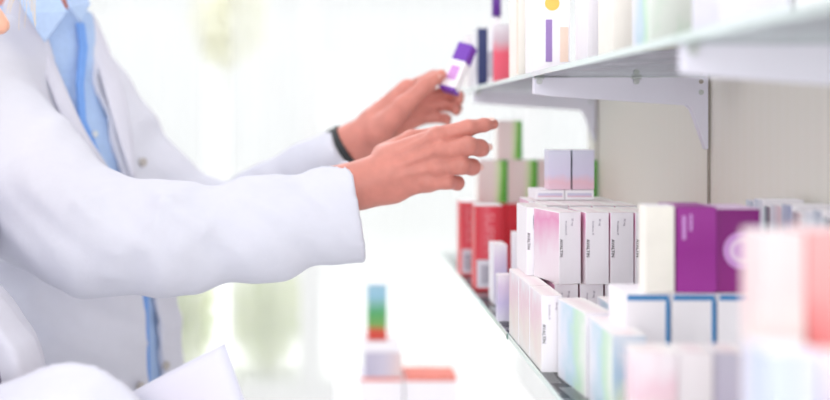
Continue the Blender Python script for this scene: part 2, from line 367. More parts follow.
# ------------------------------------------------------------------ shelving
D0, D1, D2 = .745, 1.3, 1.857
ZU = H+.0585; TG = .006; XU = .2535            # upper glass underside, thickness, front edge
ZL = H-.2743; XL = .2236                       # lower glass top, front edge
bp = empty('shelving_back_panel', (XW+.012, 1.1, 0)); tag(bp, 'cream back panel with slotted uprights behind the shelves', 'panel')
yy = [-.35, .19, D0, D1, 1.93]
for a, b in zip(yy[:-1], yy[1:]): solid_box('panel_board', XW+.0015, XW+.022, a+.0012, b-.0012, .05, 2.5, M['panel'], bp)
solid_box('plinth', XW-.012, XW+.03, -.35, 1.93, 0, .05, M['bracket'], bp)
for d in (.19, D0, D1, D2):
    solid_box('upright', XW-.0015, XW+.0012, d-.002, d+.002, .06, 2.48, M['slot'], bp)
for d in (.19, D0, D1, D2):                     # brackets for both shelves
    for zz, xe, nm in ((ZU, XU, 'upper'), (ZL-TG, XL+.035, 'lower')):
        e = empty('shelf_bracket', (XW-.002, d, zz-.09))
        which = {.19: 'nearest bracket, out of focus', D0: 'big blurred bracket at top right', D1: 'sharp bracket in mid picture', D2: 'small bracket at the far end'}[d]
        tag(e, 'lilac white metal shelf bracket under the %s glass shelf, %s' % (nm, which), 'bracket', 'shelf brackets')
        k = 1.
        pts = [(xe+.004, zz-.0005), (xe+.004, zz-.022), (xe+.02, zz-.0245), (XW-.03, zz-.036), (XW-.0235, zz-.042), (XW-.006, zz-.094), (XW-.0025, zz-.094), (XW-.0025, zz-.0005)]
        prism('arm', pts, d-.0055, d+.0055, M['bracket'], e, .0008)
        for fx in (.03, .57): 
            cx = xe+.004+(XW-xe)*fx
            solid_box('clip', cx-.0065, cx+.0065, d-.007, d+.007, zz-.003, zz-.0006, M['metal'], e, .0008)
            disc('clip_pin', (cx, d-.0065, zz-.006), (0,-1,0), .004, .002, M['metal'], e, 16)
        disc('rivet', (XW-.012, d-.006, zz-.02), (0,-1,0), .0035, .0015, M['metal'], e, 16)
        disc('rivet', (XW-.012, d-.006, zz-.006), (0,-1,0), .003, .0015, M['slot'], e, 16)
def glass_shelf(x0, y0, y1, z0, label):
    e = empty('glass_shelf', ((x0+XW)/2, (y0+y1)/2, z0)); tag(e, label, 'shelf', 'glass shelf panels')
    solid_box('glass_pane', x0+.0015, XW-.004, y0+.0015, y1-.0015, z0, z0+TG, M['glass'], e)
    solid_box('polished_edge', x0, x0+.0014, y0+.0015, y1-.0015, z0, z0+TG, M['glassedge'], e)
    solid_box('end_edge', x0+.0015, XW-.004, y0, y0+.0014, z0, z0+TG, M['glassedge'], e)
    return e
g = [(-.3, D0-.001, 'nearest'), (D0+.001, D1-.001, 'middle'), (D1+.001, 2.12, 'farthest')]
for y0, y1, n in g:
    glass_shelf(XU, y0, y1, ZU, 'clear upper glass shelf panel, the %s of three' % n)
    e = glass_shelf(XL, y0, y1, ZL-TG, 'clear lower glass shelf panel, the %s of three' % n)
    if n == 'middle':
        solid_box('joint_pad', XL-.001, XL+.009, D1-.0045, D1-.0012, ZL-TG-.0012, ZL-.0002, M['tick'], e)
# white base cabinet under the shelves
ZC = H-.667
cb = empty('base_cabinet', (.24, 1.2, 0)); tag(cb, 'low white cabinet below the glass shelves with boxes on its top', 'cabinet')
solid_box('cabinet_body', .02, XW-.02, -.2, 2.7, .06, ZC-.03, M['lam'], cb); solid_box('worktop', 0, XW-.014, -.22, 2.72, ZC-.03, ZC, M['lam'], cb, .002); solid_box('toe_kick', .06, XW-.03, -.15, 2.65, 0, .06, M['lam'], cb)
for i in range(5): 
    y0 = -.18+i*.575; dd = solid_box('door', .004, .0195, y0+.003, y0+.572, .08, ZC-.05, M['lam'], cb, .001)
    hh = solid_box('handle', -.012, .0035, y0+.26, y0+.32, ZC-.12, ZC-.11, M['metal'], cb); hh.parent = dd

# ------------------------------------------------------------------ cartons
def carton(name, x0, y0, z0, w, l, h, mats, label, cat='box', group=None, rot=0, flap=True, flapmat=None, extra=None):
    """standing carton: left-front-bottom corner at (x0,y0,z0 absolute), front faces -Y. mats: dict face->material"""
    ml = []; mi = {}
    for k in ('front', 'left', 'top', 'right', 'back', 'bottom'):
        m = mats.get(k) or mats.get('all') or M['white']
        if m not in ml: ml.append(m)
        mi[k] = ml.index(m)
    e = empty(name, (0,0,0))
    bm = bmesh.new(); box_into(bm, 0, w, 0, l, 0, h-.0006 if flap else h, mi)
    bevel(bm, .0006, 2)
    body = mesh_bm('carton', bm, ml, e)
    if flap:                                        # tuck-in lid, a sheet of board with a slight lip
        bm = bmesh.new(); box_into(bm, .0004, w-.0004, -.0002, l-.0006, h-.0006, h)
        for v in bm.verts:
            if v.co.y < 0 and v.co.z > h-.0003: v.co.y -= .0003
        mesh_bm('lid_flap', bm, flapmat or mats.get('top') or M['white'], e)
    e.location = (x0, y0, z0); e.rotation_euler = (0, 0, rot)
    tag(e, label, cat, group)
    if extra: extra(e, w, l, h)
    return e
def stripe(e, name, x0, x1, z0, z1, mat, face='front', t=.0002):
    bm = bmesh.new()
    if face == 'front': box_into(bm, x0, x1, -.0003-t, -.0001, z0, z1)
    else: box_into(bm, -.0003-t, -.0001, x0, x1, z0, z1)
    return mesh_bm(name, bm, mat, e)

# pink tablet cartons -------------------------------------------------
PH, PW, PL = .0845, .0275, .068
def pinktext(e, w, l, h):
    text_mesh('printed_name', 'AVALTIN', .0052, M['ink'], e, (.0024, -.0004, h*.5), (math.pi/2, math.pi/2, 0))
    text_mesh('small_print', 'filmtabletta 20', .0028, M['greyink'], e, (.0085, -.0004, h*.78), (math.pi/2, math.pi/2, 0))
    text_mesh('small_print', '30 mg', .0034, M['greyink'], e, (.0165, -.0004, h*.86), (math.pi/2, math.pi/2, 0))
pinkm = {'left': M['pinkside'], 'right': M['pinkdeep'], 'top': M['pinktop'], 'all': M['white']}
T2 = ZL+PH+.0002
g2 = 'pink and white tablet cartons on the upper layer'; g1 = 'pink and white tablet cartons on the lower layer'
lab = ['leftmost of the four sharp white pink-sided cartons facing the camera', 'second from left of the four sharp white pink-sided cartons', 'third from left of the four sharp white pink-sided cartons', 'rightmost of the four sharp white pink-sided cartons']
px0 = [.2615, .2925, .3215, .3505]
proto = None
for i in range(4):
    if proto is None:
        proto = carton('medicine_carton', px0[i], 1.166, T2, PW, PL, PH, pinkm, lab[i], 'box', g2, math.radians(14), extra=pinktext)
    else:
        c = copy_tree(proto); c.location = (px0[i], 1.166, T2); c.rotation_euler = (0,0,math.radians([0,4.5,5.,6.][i])); c['label'] = lab[i]
def pcopy(x, y, z, rot, label, group):
    c = copy_tree(proto); c.location = (x, y, z); c.rotation_euler = (0,0,math.radians(rot)); c['label'] = label; c['group'] = group; return c
carton('medicine_carton', .2370, 1.2365, T2, PW, PL, PH, {'right': M['pinkdeep'], 'top': M['pinktop'], 'all': M['white']}, 'white pink-sided carton set back behind the left end of the sharp row', 'box', g2, extra=pinktext)
for i in range(4): pcopy(.2670+.0290*i, 1.262, T2, 2, ['pink-sided carton of the second row, directly behind the leftmost sharp one','pink-sided carton of the second row, behind the second sharp one','pink-sided carton of the second row, behind the third sharp one','pink-sided carton of the second row, behind the rightmost sharp one'][i], g2)
for i in range(4): pcopy(.2590+.0292*i, 1.337, T2, 0, 'white pink-sided carton in the back row under two lilac boxes', g2)
def rosem(): return {'left': M['rosecard'], 'right': M['pinkdeep'], 'top': M['pinktop'], 'all': M['white']}
A = carton('medicine_carton', .2265, 1.096, ZL, .0225, .066, PH, rosem(), 'lower carton at the glass edge with rose side and tiny dark name', 'box', g1, 0, extra=pinktext)
A2 = copy_tree(A); A2.location = (.2262, 1.1635, ZL); A2['label'] = 'rose-sided lower carton at the glass edge, just behind the one with sharp spine'
A3 = copy_tree(A); A3.location = (.2258, 1.231, ZL); A3['label'] = 'rose-sided lower carton at the glass edge, third from the front'
for j, y in enumerate((1.172, 1.25, 1.334)):
    for i in range(4): pcopy(.2575+.0295*i, y, ZL, 0, 'carton buried in the lower layer beneath the sharp pink-sided row', g1)
# green / blue art cartons, lower layer nearer
def art(e, w, l, h): stripe(e, 'printed_panel', .004, w-.004, h*.2, h*.8, M['aqua'])
gA = 'green and blue art cartons on the lower layer'
carton('medicine_carton', .2495, .995, ZL, .028, .085, PH, {'left': M['greenart'], 'front': M['white'], 'top': M['pinktop'], 'all': M['white']}, 'carton with pale green and blue side, right of the rose carton spine', 'box', gA, rot=math.radians(6), extra=art)
carton('medicine_carton', .286, 1.005, ZL, .030, .085, PH, {'left': M['greenart'], 'front': M['aqua'], 'top': M['pinktop'], 'all': M['white']}, 'pale aqua-fronted carton below the sharp row, beside the blue-topped boxes', 'box', gA, extra=art)
carton('medicine_carton', .250, .900, ZL, .030, .085, PH*.98, {'left': M['greenart'], 'front': M['aqua'], 'top': M['pinktop'], 'all': M['white']}, 'pale green and blue carton at the glass edge, in front of the others', 'box', gA, extra=art)

# blue topped boxes and violet boxes ---------------------------------
BH = .1143
def bluefr(e, w, l, h):
    stripe(e, 'blue_band', .0015, w-.0015, h-.006, h-.001, M['blue']); stripe(e, 'side_band', w-.0045, w-.0005, .01, h-.006, M['blue'])
    stripe(e, 'printed_lines', .008, w-.011, h*.42, h*.54, M['violetink'])
for i in range(3):
    carton('medicine_carton', .2705+.0428*i, .93, ZL, .0415, .06, BH, {'all': M['white']}, ['leftmost white carton with blue top band','middle white carton with blue top band, under the violet boxes','rightmost white carton with blue top band, under the violet boxes'][i], 'box', 'white cartons with blue top bands', extra=bluefr)
ZB = ZL+BH+.0004
carton('medicine_carton', .2905, .935, ZB, .027, .022, .0815, {'all': M['cream'], 'front': M['cream']}, 'plain white carton just left of the violet boxes', 'box')
def disc_logo(e, w, l, h):
    for nm, r, m, t in (('round_logo', .0178, M['lilacdisc'], .0005), ('logo_ring', .012, M['lilacwhite'], .0008), ('logo_centre', .0075, M['lilacdisc'], .0011)):
        bm = bmesh.new(); bmesh.ops.create_cone(bm, cap_ends=True, segments=32, radius1=r, radius2=r, depth=t)
        bmesh.ops.rotate(bm, verts=bm.verts, cent=(0,0,0), matrix=Matrix.Rotation(math.pi/2, 3, 'X')); bmesh.ops.translate(bm, verts=bm.verts, vec=(w*.58, -t/2-.0002, h*.5)); mesh_bm(nm, bm, m, e)
def streak(e, w, l, h): stripe(e, 'printed_name', .005, .0085, h*.62, h*.9, M['lilacdisc']); stripe(e, 'small_print', .012, .0145, h*.72, h*.92, M['lilacdisc'])
carton('medicine_carton', .3195, .935, ZB, .0375, .055, .080, {'all': M['purple'], 'top': M['purple']}, 'violet carton with faint vertical print, left of its round-logo neighbour', 'box', 'violet cartons', extra=streak)
carton('medicine_carton', .3578, .937, ZB, .0405, .055, .0785, {'all': M['purpled'], 'top': M['lilacwhite']}, 'violet carton with a round lilac logo', 'box', 'violet cartons', extra=disc_logo)
# boxes along the panel: under row and thin spines on it
for i in range(3): carton('medicine_carton', .432, .84+.083*i, ZL, .048, .08, .112, {'all': M['white']}, 'plain carton against the back panel beneath the thin striped ones', 'box', 'plain cartons against the back panel')
ylist = []; y = 1.062
wid = [.02,.022,.016,.024,.022,.018,.02,.018,.02,.024]
cl = ['grey blue','pale','dark striped','rose and white','periwinkle','rose edged','pale blue','grey blue','dark striped','rose and white']
cm = [0,1,2,3,4,5,6,0,2,3]
for i, wd in enumerate(wid):
    y -= wd+.0008
    carton('thin_carton', .436, y, ZL+.1124, .042, wd, .080+.003*math.sin(i*2.1), {'left': M['cool'][cm[i]], 'top': M['white'], 'all': M['white']}, 'thin %s carton by the back panel, number %s from the far end' % (cl[i], ['one','two','three','four','five','six','seven','eight','nine','ten'][i]), 'box', 'thin cartons by the back panel', flap=False)
# near blurred boxes --------------------------------------------------
gN = 'blurred cartons in the near foreground'
NL = [(.2255,.0335,M['rosecard'],'whitish near carton, leftmost of the low foreground row'),(.2605,.026,M['white'],'white near carton, second in the low foreground row'),(.288,.024,M['lilacpill'],'pinkish near carton, third in the low foreground row'),(.3135,.03,M['bluelilac'],'bluish near carton, rightmost in the low foreground row')]
def nearst(e, w, l, h): stripe(e, 'printed_stripe', w*.72, w*.86, h*.05, h*.7, M['lilacdisc'])
for x, w, m, l in NL: carton('medicine_carton', x, .76, ZL, w, .03, .100, {'front': m, 'left': m, 'top': M['pinktop'], 'all': M['white']}, l, 'box', gN, rot=math.radians(-7), extra=nearst if x < .22 else None)
carton('tall_carton', .2560, .60, ZL, .026, .03, .208, {'front': M['creamart'], 'left': M['creamart'], 'all': M['cream']}, 'tall blurred cream carton at right, left of the salmon one', 'box', gN)
carton('tall_carton', .2835, .60, ZL, .05, .03, .210, {'front': M['salmon'], 'left': M['salmon'], 'all': M['salmon']}, 'tall blurred salmon red carton at the right border', 'box', gN)
carton('medicine_carton', .2262, .52, ZL, .026, .03, .155, {'front': M['bluelilac'], 'left': M['bluelilac'], 'all': M['white']}, 'very blurred periwinkle carton at the lower right corner', 'box', gN)
carton('medicine_carton', .2555, .52, ZL, .03, .03, .150, {'front': M['lilacart'], 'left': M['lilacart'], 'all': M['white']}, 'very blurred lilac carton at the lower right border', 'box', gN)

# far part of the lower shelf -----------------------------------------
carton('medicine_carton', .2240, 1.375, ZL, .026, .02, .064, {'front': M['lilacart'], 'left': M['lilacart'], 'all': M['white']}, 'small lilac carton at the glass edge left of the rose cartons', 'box')
carton('medicine_carton', .262, 1.45, ZL, .02, .04, .112, {'all': M['white']}, 'narrow white carton between red boxes and pink stack', 'box', 'narrow white cartons before the red boxes')
carton('medicine_carton', .2385, 1.50, ZL, .02, .05, .09, {'all': M['white'], 'front': M['lilacart']}, 'narrow pale lilac carton in front of the red boxes', 'box', 'narrow white cartons before the red boxes')
def redx(e, w, l, h):
    stripe(e, 'white_label', .002, w-.002, .004, h*.36, M['whitelabel']); stripe(e, 'barcode', w*.2, w*.75, h*.08, h*.3, M['barcode'], t=.0004)
    text_mesh('printed_name', 'SUPRA', .022, M['coral'], e, (w*.5, -.0004, h*.68), (math.pi/2, math.pi/2, 0))
gR = 'red cartons at the far end'
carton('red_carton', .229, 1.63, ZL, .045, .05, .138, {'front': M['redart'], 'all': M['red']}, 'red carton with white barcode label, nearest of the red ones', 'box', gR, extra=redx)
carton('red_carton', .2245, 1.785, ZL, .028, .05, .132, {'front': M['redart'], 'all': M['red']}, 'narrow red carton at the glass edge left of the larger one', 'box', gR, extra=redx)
RG = .124
for i in range(4):
    carton('red_carton', .262+.0555*i, 1.85, ZL, .0545, .05, RG, {'front': M['red'], 'all': M['red']}, ['red carton right behind the nearest red one, under green boxes','red carton under the second green-banded box','red carton under the third green-banded box, behind the pink stack','red carton by the back panel under the last green-banded box'][i], 'box', gR)
gG = 'cream cartons with green bands'
for i in range(4):
    carton('green_carton', .265+.0555*i, 1.852, ZL+RG+.0004, .0545, .045, .08, {'front': M['greenbox'], 'right': M['greenflat'], 'left': M['cream'], 'all': M['cream']}, ['green-banded cream carton just under the fingertips','green-banded cream carton, second from the hand','green-banded cream carton half hidden by the lilac boxes','green-banded cream carton beside the back panel'][i], 'box', gG)
carton('green_carton', .301, 1.853, ZL+RG+.081, .046, .042, .072, {'front': M['greenbox'], 'right': M['greenflat'], 'all': M['cream']}, 'single green-banded cream carton on top of the others', 'box', gG)
T3 = T2+PH+.0004
def flatb(e, w, l, h): stripe(e, 'printed_lines', .003, w-.003, h*.3, h*.7, M['lilacpill'])
for i in range(2):
    carton('flat_carton', .2695+.0395*i, 1.342, T3, .0385, .055, .0135, {'all': M['white']}, ['flat white carton under the left lilac box','flat white carton under the right lilac box'][i], 'box', 'flat cartons under the lilac boxes', extra=flatb)
    carton('medicine_carton', [.2875,.3195][i], 1.345, T3+.0139, .0295, .035, .0535, {'front': M['lilacpill'], 'left': M['lilacpill'], 'right': M['tealgap'], 'top': M['white'], 'all': M['lilacpill']}, ['left of two small lilac cartons on the pink stack','right of two small lilac cartons on the pink stack'][i], 'box', 'small lilac cartons on the pink stack', rot=math.radians([-2,1.5][i]))

# boxes on the base cabinet -------------------------------------------
x0, x1 = X(360,2.3), X(404,2.3)
def lidred(e, w, l, h): stripe(e, 'red_edge', .002, w-.002, h-.009, h-.001, M['redtop'])
carton('medicine_carton', x0, 2.3, ZC, x1-x0-.002, .1, .08, {'all': M['white']}, 'white carton with red edge on the cabinet, under the grey lilac one', 'box', 'red-edged cartons on the cabinet', extra=lidred)
carton('medicine_carton', x1+.001, 2.3, ZC, X(457,2.3)-x1, .1, .08, {'all': M['white'], 'top': M['redtop']}, 'white carton with red lid on the cabinet, right of its twin', 'box', 'red-edged cartons on the cabinet', flapmat=M['redtop'], extra=lidred)
carton('medicine_carton', X(365,2.3), 2.305, ZC+.0803, X(402,2.3)-X(365,2.3), .085, .056, {'all': M['greylil']}, 'grey lilac carton on the cabinet stack', 'box')
carton('medicine_carton', X(363,2.3), 2.31, ZC+.1366, X(399,2.3)-X(363,2.3), .08, .024, {'all': M['white']}, 'flat white carton beneath the tall multicoloured one', 'box')
carton('tall_carton', X(368,2.3), 2.315, ZC+.1609, X(387,2.3)-X(368,2.3), .05, .131, {'all': M['rgb']}, 'tall carton in blue, green and red topping the cabinet stack', 'box')

# upper shelf ----------------------------------------------------------
ZT = ZU+TG
def up(name, pa, pb, D, l, h, mats, label, group=None, extra=None, cat='box', **k):
    return carton(name, X(pa,D), D, ZT, X(pb,D)-X(pa,D), l, h, mats, label, cat, group, extra=extra, **k)
gU = 'cartons on the upper glass shelf'
# x of a package must stay behind the glass front edge
def upx(name, x0, w, D, l, h, mats, label, extra=None, **k): return carton(name, x0, D, ZT, w, l, h, mats, label, 'box', gU, extra=extra, **k)
upx('medicine_carton', .2560, .020, 1.93, .05, .105, {'front': M['white'], 'left': M['rosecard'], 'all': M['white']}, 'pale carton on the upper shelf right beside the held box')
upx('medicine_carton', .2560, .03, 1.80, .05, .105, {'front': M['navy'], 'left': M['skinblob'], 'all': M['navy']}, 'navy blue carton at the far end of the upper shelf')
def fig(e, w, l, h): stripe(e, 'printed_figure', .004, l-.006, h*.1, h*.55, M['greyink'], 'left')
upx('medicine_carton', .2555, .042, 1.615, .06, .094, {'front': M['pinkred'], 'left': M['skinblob'], 'right': M['teal'], 'all': M['white']}, 'coral and white carton on the upper shelf beside the navy one', extra=fig)
upx('teal_carton', .2985, .006, 1.612, .06, .088, {'all': M['teal']}, 'thin dark teal carton right of the coral one', flap=False)
def tall1(e, w, l, h): stripe(e, 'peach_edge', .001, .004, .003, h-.003, M['peach'], 'left')
upx('tall_carton', .2560, .05, 1.40, .07, .17, {'front': M['cream'], 'left': M['cream'], 'all': M['white']}, 'tall plain white carton with peach edge on the upper shelf', extra=tall1)
def tall2(e, w, l, h):
    stripe(e, 'violet_print', w*.32, w*.5, h*.08, h*.42, M['violetink']); stripe(e, 'peach_print', w*.72, w*.95, h*.08, h*.36, M['peachink'])
    bm = bmesh.new(); bmesh.ops.create_cone(bm, cap_ends=True, segments=28, radius1=.0095, radius2=.0095, depth=.0004)
    bmesh.ops.rotate(bm, verts=bm.verts, cent=(0,0,0), matrix=Matrix.Rotation(math.pi/2, 3, 'X')); bmesh.ops.translate(bm, verts=bm.verts, vec=(w*.5, -.0004, h*.55)); mesh_bm('orange_dot', bm, M['orange'], e)
upx('tall_carton', .2560, .046, 1.285, .06, .16, {'front': M['white'], 'left': M['white'], 'all': M['white']}, 'tall white carton with violet lettering and orange dot', extra=tall2)
nn = [(.303, 1.2, .04, .15, M['white'], 'tall white blurred carton right of the violet-lettered one'), (.300, 1.08, .05, .14, M['cream'], 'blurred white carton on the upper shelf above the sharp bracket'), (.352, 1.05, .04, .15, M['white'], 'blurred white carton on the upper shelf, deeper towards the panel'), (.30, .95, .05, .13, M['greenart'], 'blurred pale green carton on the upper shelf near the top border'), (.36, .9, .05, .13, M['rosecard'], 'blurred pale rose carton on the upper shelf near the top border'), (.415, 1.2, .06, .13, M['white'], 'blurred white carton by the panel above the sharp bracket'), (.30, .78, .055, .12, M['lilacwall'], 'added blurred pale lilac carton above the big blurred bracket'), (.36, .78, .055, .12, M['white'], 'added blurred white carton above the big blurred bracket'), (.42, .78, .055, .12, M['lilacwall'], 'added blurred pale lilac carton next to the panel, above the big blurred bracket')]
for x, D, w, h, m, l in nn: upx('medicine_carton', x, w, D, .06, h, {'front': m, 'left': m, 'all': M['white']}, l)  # last three cartons added to stand in for a pale lilac reflection
# bottle with purple cap behind
bt = empty('bottle', (X(492,1.76)+.004, 1.735, ZT)); tag(bt, 'white bottle with purple cap behind the coral carton', 'bottle')
def lathe(name, prof, mat, parent, seg=28):
    bm = bmesh.new(); rings = []
    for r, z in prof: rings.append([bm.verts.new((r*math.cos(2*math.pi*i/seg), r*math.sin(2*math.pi*i/seg), z)) for i in range(seg)])
    for a, b in zip(rings[:-1], rings[1:]):
        for i in range(seg): bm.faces.new((a[i], a[(i+1)%seg], b[(i+1)%seg], b[i]))
    bm.faces.new(rings[0][::-1]); bm.faces.new(rings[-1]); return mesh_bm(name, bm, mat, parent, smooth=True)
lathe('bottle_body', [(.013,0),(.0148,.002),(.0148,.07),(.012,.086),(.0065,.096),(.006,.118)], M['white'], bt)
lathe('cap', [(.0062,.118),(.0082,.1185),(.0078,.155),(.007,.157)], M['cap'], bt)

# ------------------------------------------------------------------ people
def unit(v): v = np.asarray(v, float); return v/np.linalg.norm(v)
def head_sdf(g, c, fwd, s=1.0):
    f = unit([fwd[0], fwd[1], 0]); r = np.array([f[1], -f[0], 0]); u = np.array([0,0,1.])
    ax = (r, f, u)
    L = lambda a, b, d: c+s*(r*a+f*b+u*d)
    h = ell(g, L(0,-.015,.03), np.array([.074,.096,.09])*s, ax)
    h = smin(h, ell(g, L(0,.018,-.035), np.array([.058,.066,.075])*s, ax), .03*s)
    h = smin(h, ell(g, L(0,.062,-.088), np.array([.022,.02,.018])*s, ax), .03*s)      # chin
    h = smin(h, cap(g, L(0,.084,.012), L(0,.104,-.024), .007*s, .0115*s), .01*s)      # nose
    for q in (-1, 1):
        h = smin(h, ell(g, L(q*.010,.096,-.028), np.array([.008,.009,.007])*s, ax), .005*s)
        h = smin(h, cap(g, L(q*.012,.082,.028), L(q*.045,.068,.03), .007*s, .006*s), .012*s)   # brow
        h = np.maximum(h, -ell(g, L(q*.031,.088,.010), np.array([.016,.015,.010])*s, ax)+.0)    # socket
        h = smin(h, ell(g, L(q*.077,-.005,.0), np.array([.008,.020,.030])*s, ax), .006*s)    # ear
        h = smin(h, ell(g, L(q*.04,.055,-.025), np.array([.022,.022,.02])*s, ax), .02*s)
    h = smin(h, cap(g, L(-.016,.083,-.053), L(.016,.083,-.053), .005*s, .005*s), .006*s)
    h = smin(h, cap(g, L(-.014,.081,-.062), L(.014,.081,-.062), .006*s, .006*s), .005*s)
    return h
def add_eyes(parent, c, fwd, s=1.):
    f = Vector((fwd[0], fwd[1], 0)).normalized(); r = Vector((f.y, -f.x, 0)); c = Vector(c)
    for q in (-1, 1):
        p = c+s*(r*q*.031+f*.073+Vector((0,0,.010)))-parent.location
        bm = bmesh.new(); bmesh.ops.create_uvsphere(bm, u_segments=16, v_segments=12, radius=.0118*s); bmesh.ops.translate(bm, verts=bm.verts, vec=p)
        e = mesh_bm('eye', bm, M['eye'], parent, smooth=True)
        bm = bmesh.new(); bmesh.ops.create_uvsphere(bm, u_segments=14, v_segments=10, radius=.0055*s); bmesh.ops.translate(bm, verts=bm.verts, vec=p+f*.0078*s)
        mesh_bm('iris', bm, M['iris'], e, smooth=True)

# ---- man ----
ORI = np.array([X(62,1.65), 1.67, 0.]); man = empty('person', ORI)
tag(man, 'man in white lab coat and blue shirt reaching both hands to the shelf', 'person')
aF = math.radians(33); FW = np.array([math.cos(aF), -math.sin(aF), 0]); PR = np.array([math.sin(aF), math.cos(aF), 0])   # forward, towards his left (far side)
# centre line of the torso
def tz(py, D=1.62): return H+(VY-py)*D/F
prof = [ # z, centre px, centre depth, half width, half depth
    (0.62, 74, 1.66, .235, .185), (0.95, 72, 1.66, .215, .165), (tz(400), 70, 1.66, .205, .155), (tz(300), 66, 1.66, .20, .150), (tz(200), 58, 1.66, .198, .142), (tz(120), 48, 1.66, .19, .125), (tz(70), 40, 1.665, .165, .095), (tz(40), 36, 1.67, .12, .07)]
zz_ = [p[0] for p in prof]
def tint(z, k): return np.interp(z, zz_, [ (X(p[1], p[2]) if k == 1 else p[k]) for p in prof])
def torso_uv(g):
    cx = tint(g[2], 1); cy = tint(g[2], 2); dx = g[0]-cx; dy = g[1]-cy
    return dx*PR[0]+dy*PR[1], dx*FW[0]+dy*FW[1]
def torso_sdf(g, off=0.):
    u, v = torso_uv(g); a = tint(g[2], 3)-off; b = tint(g[2], 4)-off
    q = (np.abs(u/a)**2.4+np.abs(v/b)**2.4)**(1/2.4); d = (q-1)*np.minimum(a, b)
    return d
shN = P(-34, 100, 1.50); elN = P(100, 238, 1.30); wrN = P(358, 183, 1.365); cuN = P(357, 209, 1.36)
shF = P(90, 120, 1.78); elF = P(212, 226, 1.76); wrF = P(346, 147, 1.605)
neckB = P(52, 30, 1.66); 
nrmN = unit([.985, .04, .166]); nrmF = unit(wrF-elF)
def fold(g):
    x, y, z = g
    return (.0022*np.sin(46*x+30*z+2.2*np.sin(21*z+9*y))+.0016*np.sin(70*z-38*x+3*np.sin(17*x))+.0010*np.sin(118*x+60*z+4*np.sin(30*z)))
FOLDS = [((150,188,1.235),(196,182,1.24),.005,.012),((166,196,1.232),(150,244,1.225),.0075,.010),((190,200,1.232),(176,246,1.225),.0065,.010),((218,190,1.236),(206,236,1.225),.006,.008),
         ((248,192,1.24),(236,232,1.235),.005,.007),((84,205,1.235),(118,250,1.225),.008,.010),((60,230,1.26),(110,272,1.24),.008,.010),((300,190,1.27),(330,236,1.29),.004,.006),((10,150,1.37),(80,200,1.28),.007,.010),((-10,190,1.37),(70,235,1.28),.007,.010)]
def sleeves(g, off=0., folds=True):
    n = smin(cap(g, shN, elN, .090-off, .068-off), cap(g, P(-15,196,1.42), P(60,226,1.33), .078-off, .07-off), .05)
    n = smin(n, cap(g, elN, P(170,238,1.30), .067-off, .066-off), .04)
    n = smin(n, cap(g, P(170,238,1.30), P(258,231,1.32), .0665-off, .060-off), .04)
    n = smin(n, cap(g, P(258,231,1.32), cuN+nrmN*.03, .060-off, .0735-off), .04)
    f = smin(cap(g, shF, elF, .072-off, .060-off), cap(g, elF, wrF+nrmF*.03, .062-off, .036-off), .04)
    return n, f
def coat_outer(g, off=0.):
    n, f = sleeves(g, off)
    t = torso_sdf(g, off)
    sh = smin(cap(g, neckB+np.array([0,0,-.03]), shN+np.array([0,0,.03]), .062-off, .07-off), cap(g, neckB+np.array([0,0,-.03]), shF+np.array([0,0,.0]), .055-off, .06-off), .03)
    t = smin(t, sh, .05)
    t = np.maximum(t, g[2]-(H+.165))
    s = smin(smin(t, n, .045), f, .035)
    return s
def surf_u(px, py):
    D = 1.58
    for _ in range(6):
        z = H+(VY-py)*D/F; cx, cy, a, b = [float(tint(z, k)) for k in (1,2,3,4)]
        best = None
        for u in np.linspace(-a*.97, a*.97, 220):
            v = b*(1-abs(u/a)**2.4)**(1/2.4); x = cx+PR[0]*u+FW[0]*v; y = cy+PR[1]*u+FW[1]*v
            q = abs(VX+F*x/y-px)
            if best is None or q < best[0]: best = (q, u, y)
        D = best[2]
    return z, best[1]
Lpts = [surf_u(px, py) for px, py in ((26,8),(42,45),(60,88),(77,130),(109,178),(122,230),(146,300),(152,380),(153,430))]
Rpts = [surf_u(px, py) for px, py in ((76,8),(84,32),(97,85),(112,130),(125,178),(140,230),(158,300),(167,380),(168,430))]
def edge_u(z, pts):
    p = sorted(pts); return np.interp(z, [q[0] for q in p], [q[1] for q in p])
def opening(g):        # negative inside the opening
    u, v = torso_uv(g)
    lo = edge_u(g[2], Lpts); hi = edge_u(g[2], Rpts)
    w = np.minimum(hi-lo, 1)
    d = np.maximum(lo-u, u-hi); 
    return np.maximum(d, .03-v)
lo_b, hi_b = (-.98, 1.1, .50), (.09, 2.05, H+.19)
def coat_fn(g):
    o = coat_outer(g)+fold(g)
    for a, b, r, k in FOLDS:
        d = cap(g, P(*a), P(*b), 0, 0); o = o-r*.75*np.exp(-(d/(k*1.1+.003))**2)
    inner = o+.013
    # trim each sleeve with its own plane only near that cuff
    dn = (g[0]-cuN[0])*nrmN[0]+(g[1]-cuN[1])*nrmN[1]+(g[2]-cuN[2])*nrmN[2]; near = np.sqrt((g[0]-cuN[0])**2+(g[1]-cuN[1])**2+(g[2]-cuN[2])**2)-.17
    o = np.where((near < 0) & (g[1] < 1.49), np.maximum(o, dn), o)
    df = (g[0]-wrF[0])*nrmF[0]+(g[1]-wrF[1])*nrmF[1]+(g[2]-wrF[2])*nrmF[2]; nf = np.sqrt((g[0]-wrF[0])**2+(g[1]-wrF[1])**2+(g[2]-wrF[2])**2)-.1
    o = np.where((nf < 0) & (g[1] >= 1.49), np.maximum(o, df), o)
    o = np.maximum(o, -(inner)); 
    o = np.maximum(o, -opening(g))
    return np.maximum(o, .52-g[2])
coat = implicit('lab_coat', [(coat_fn, lo_b, hi_b, .0052)], M['coat'], man, ORI, 2)
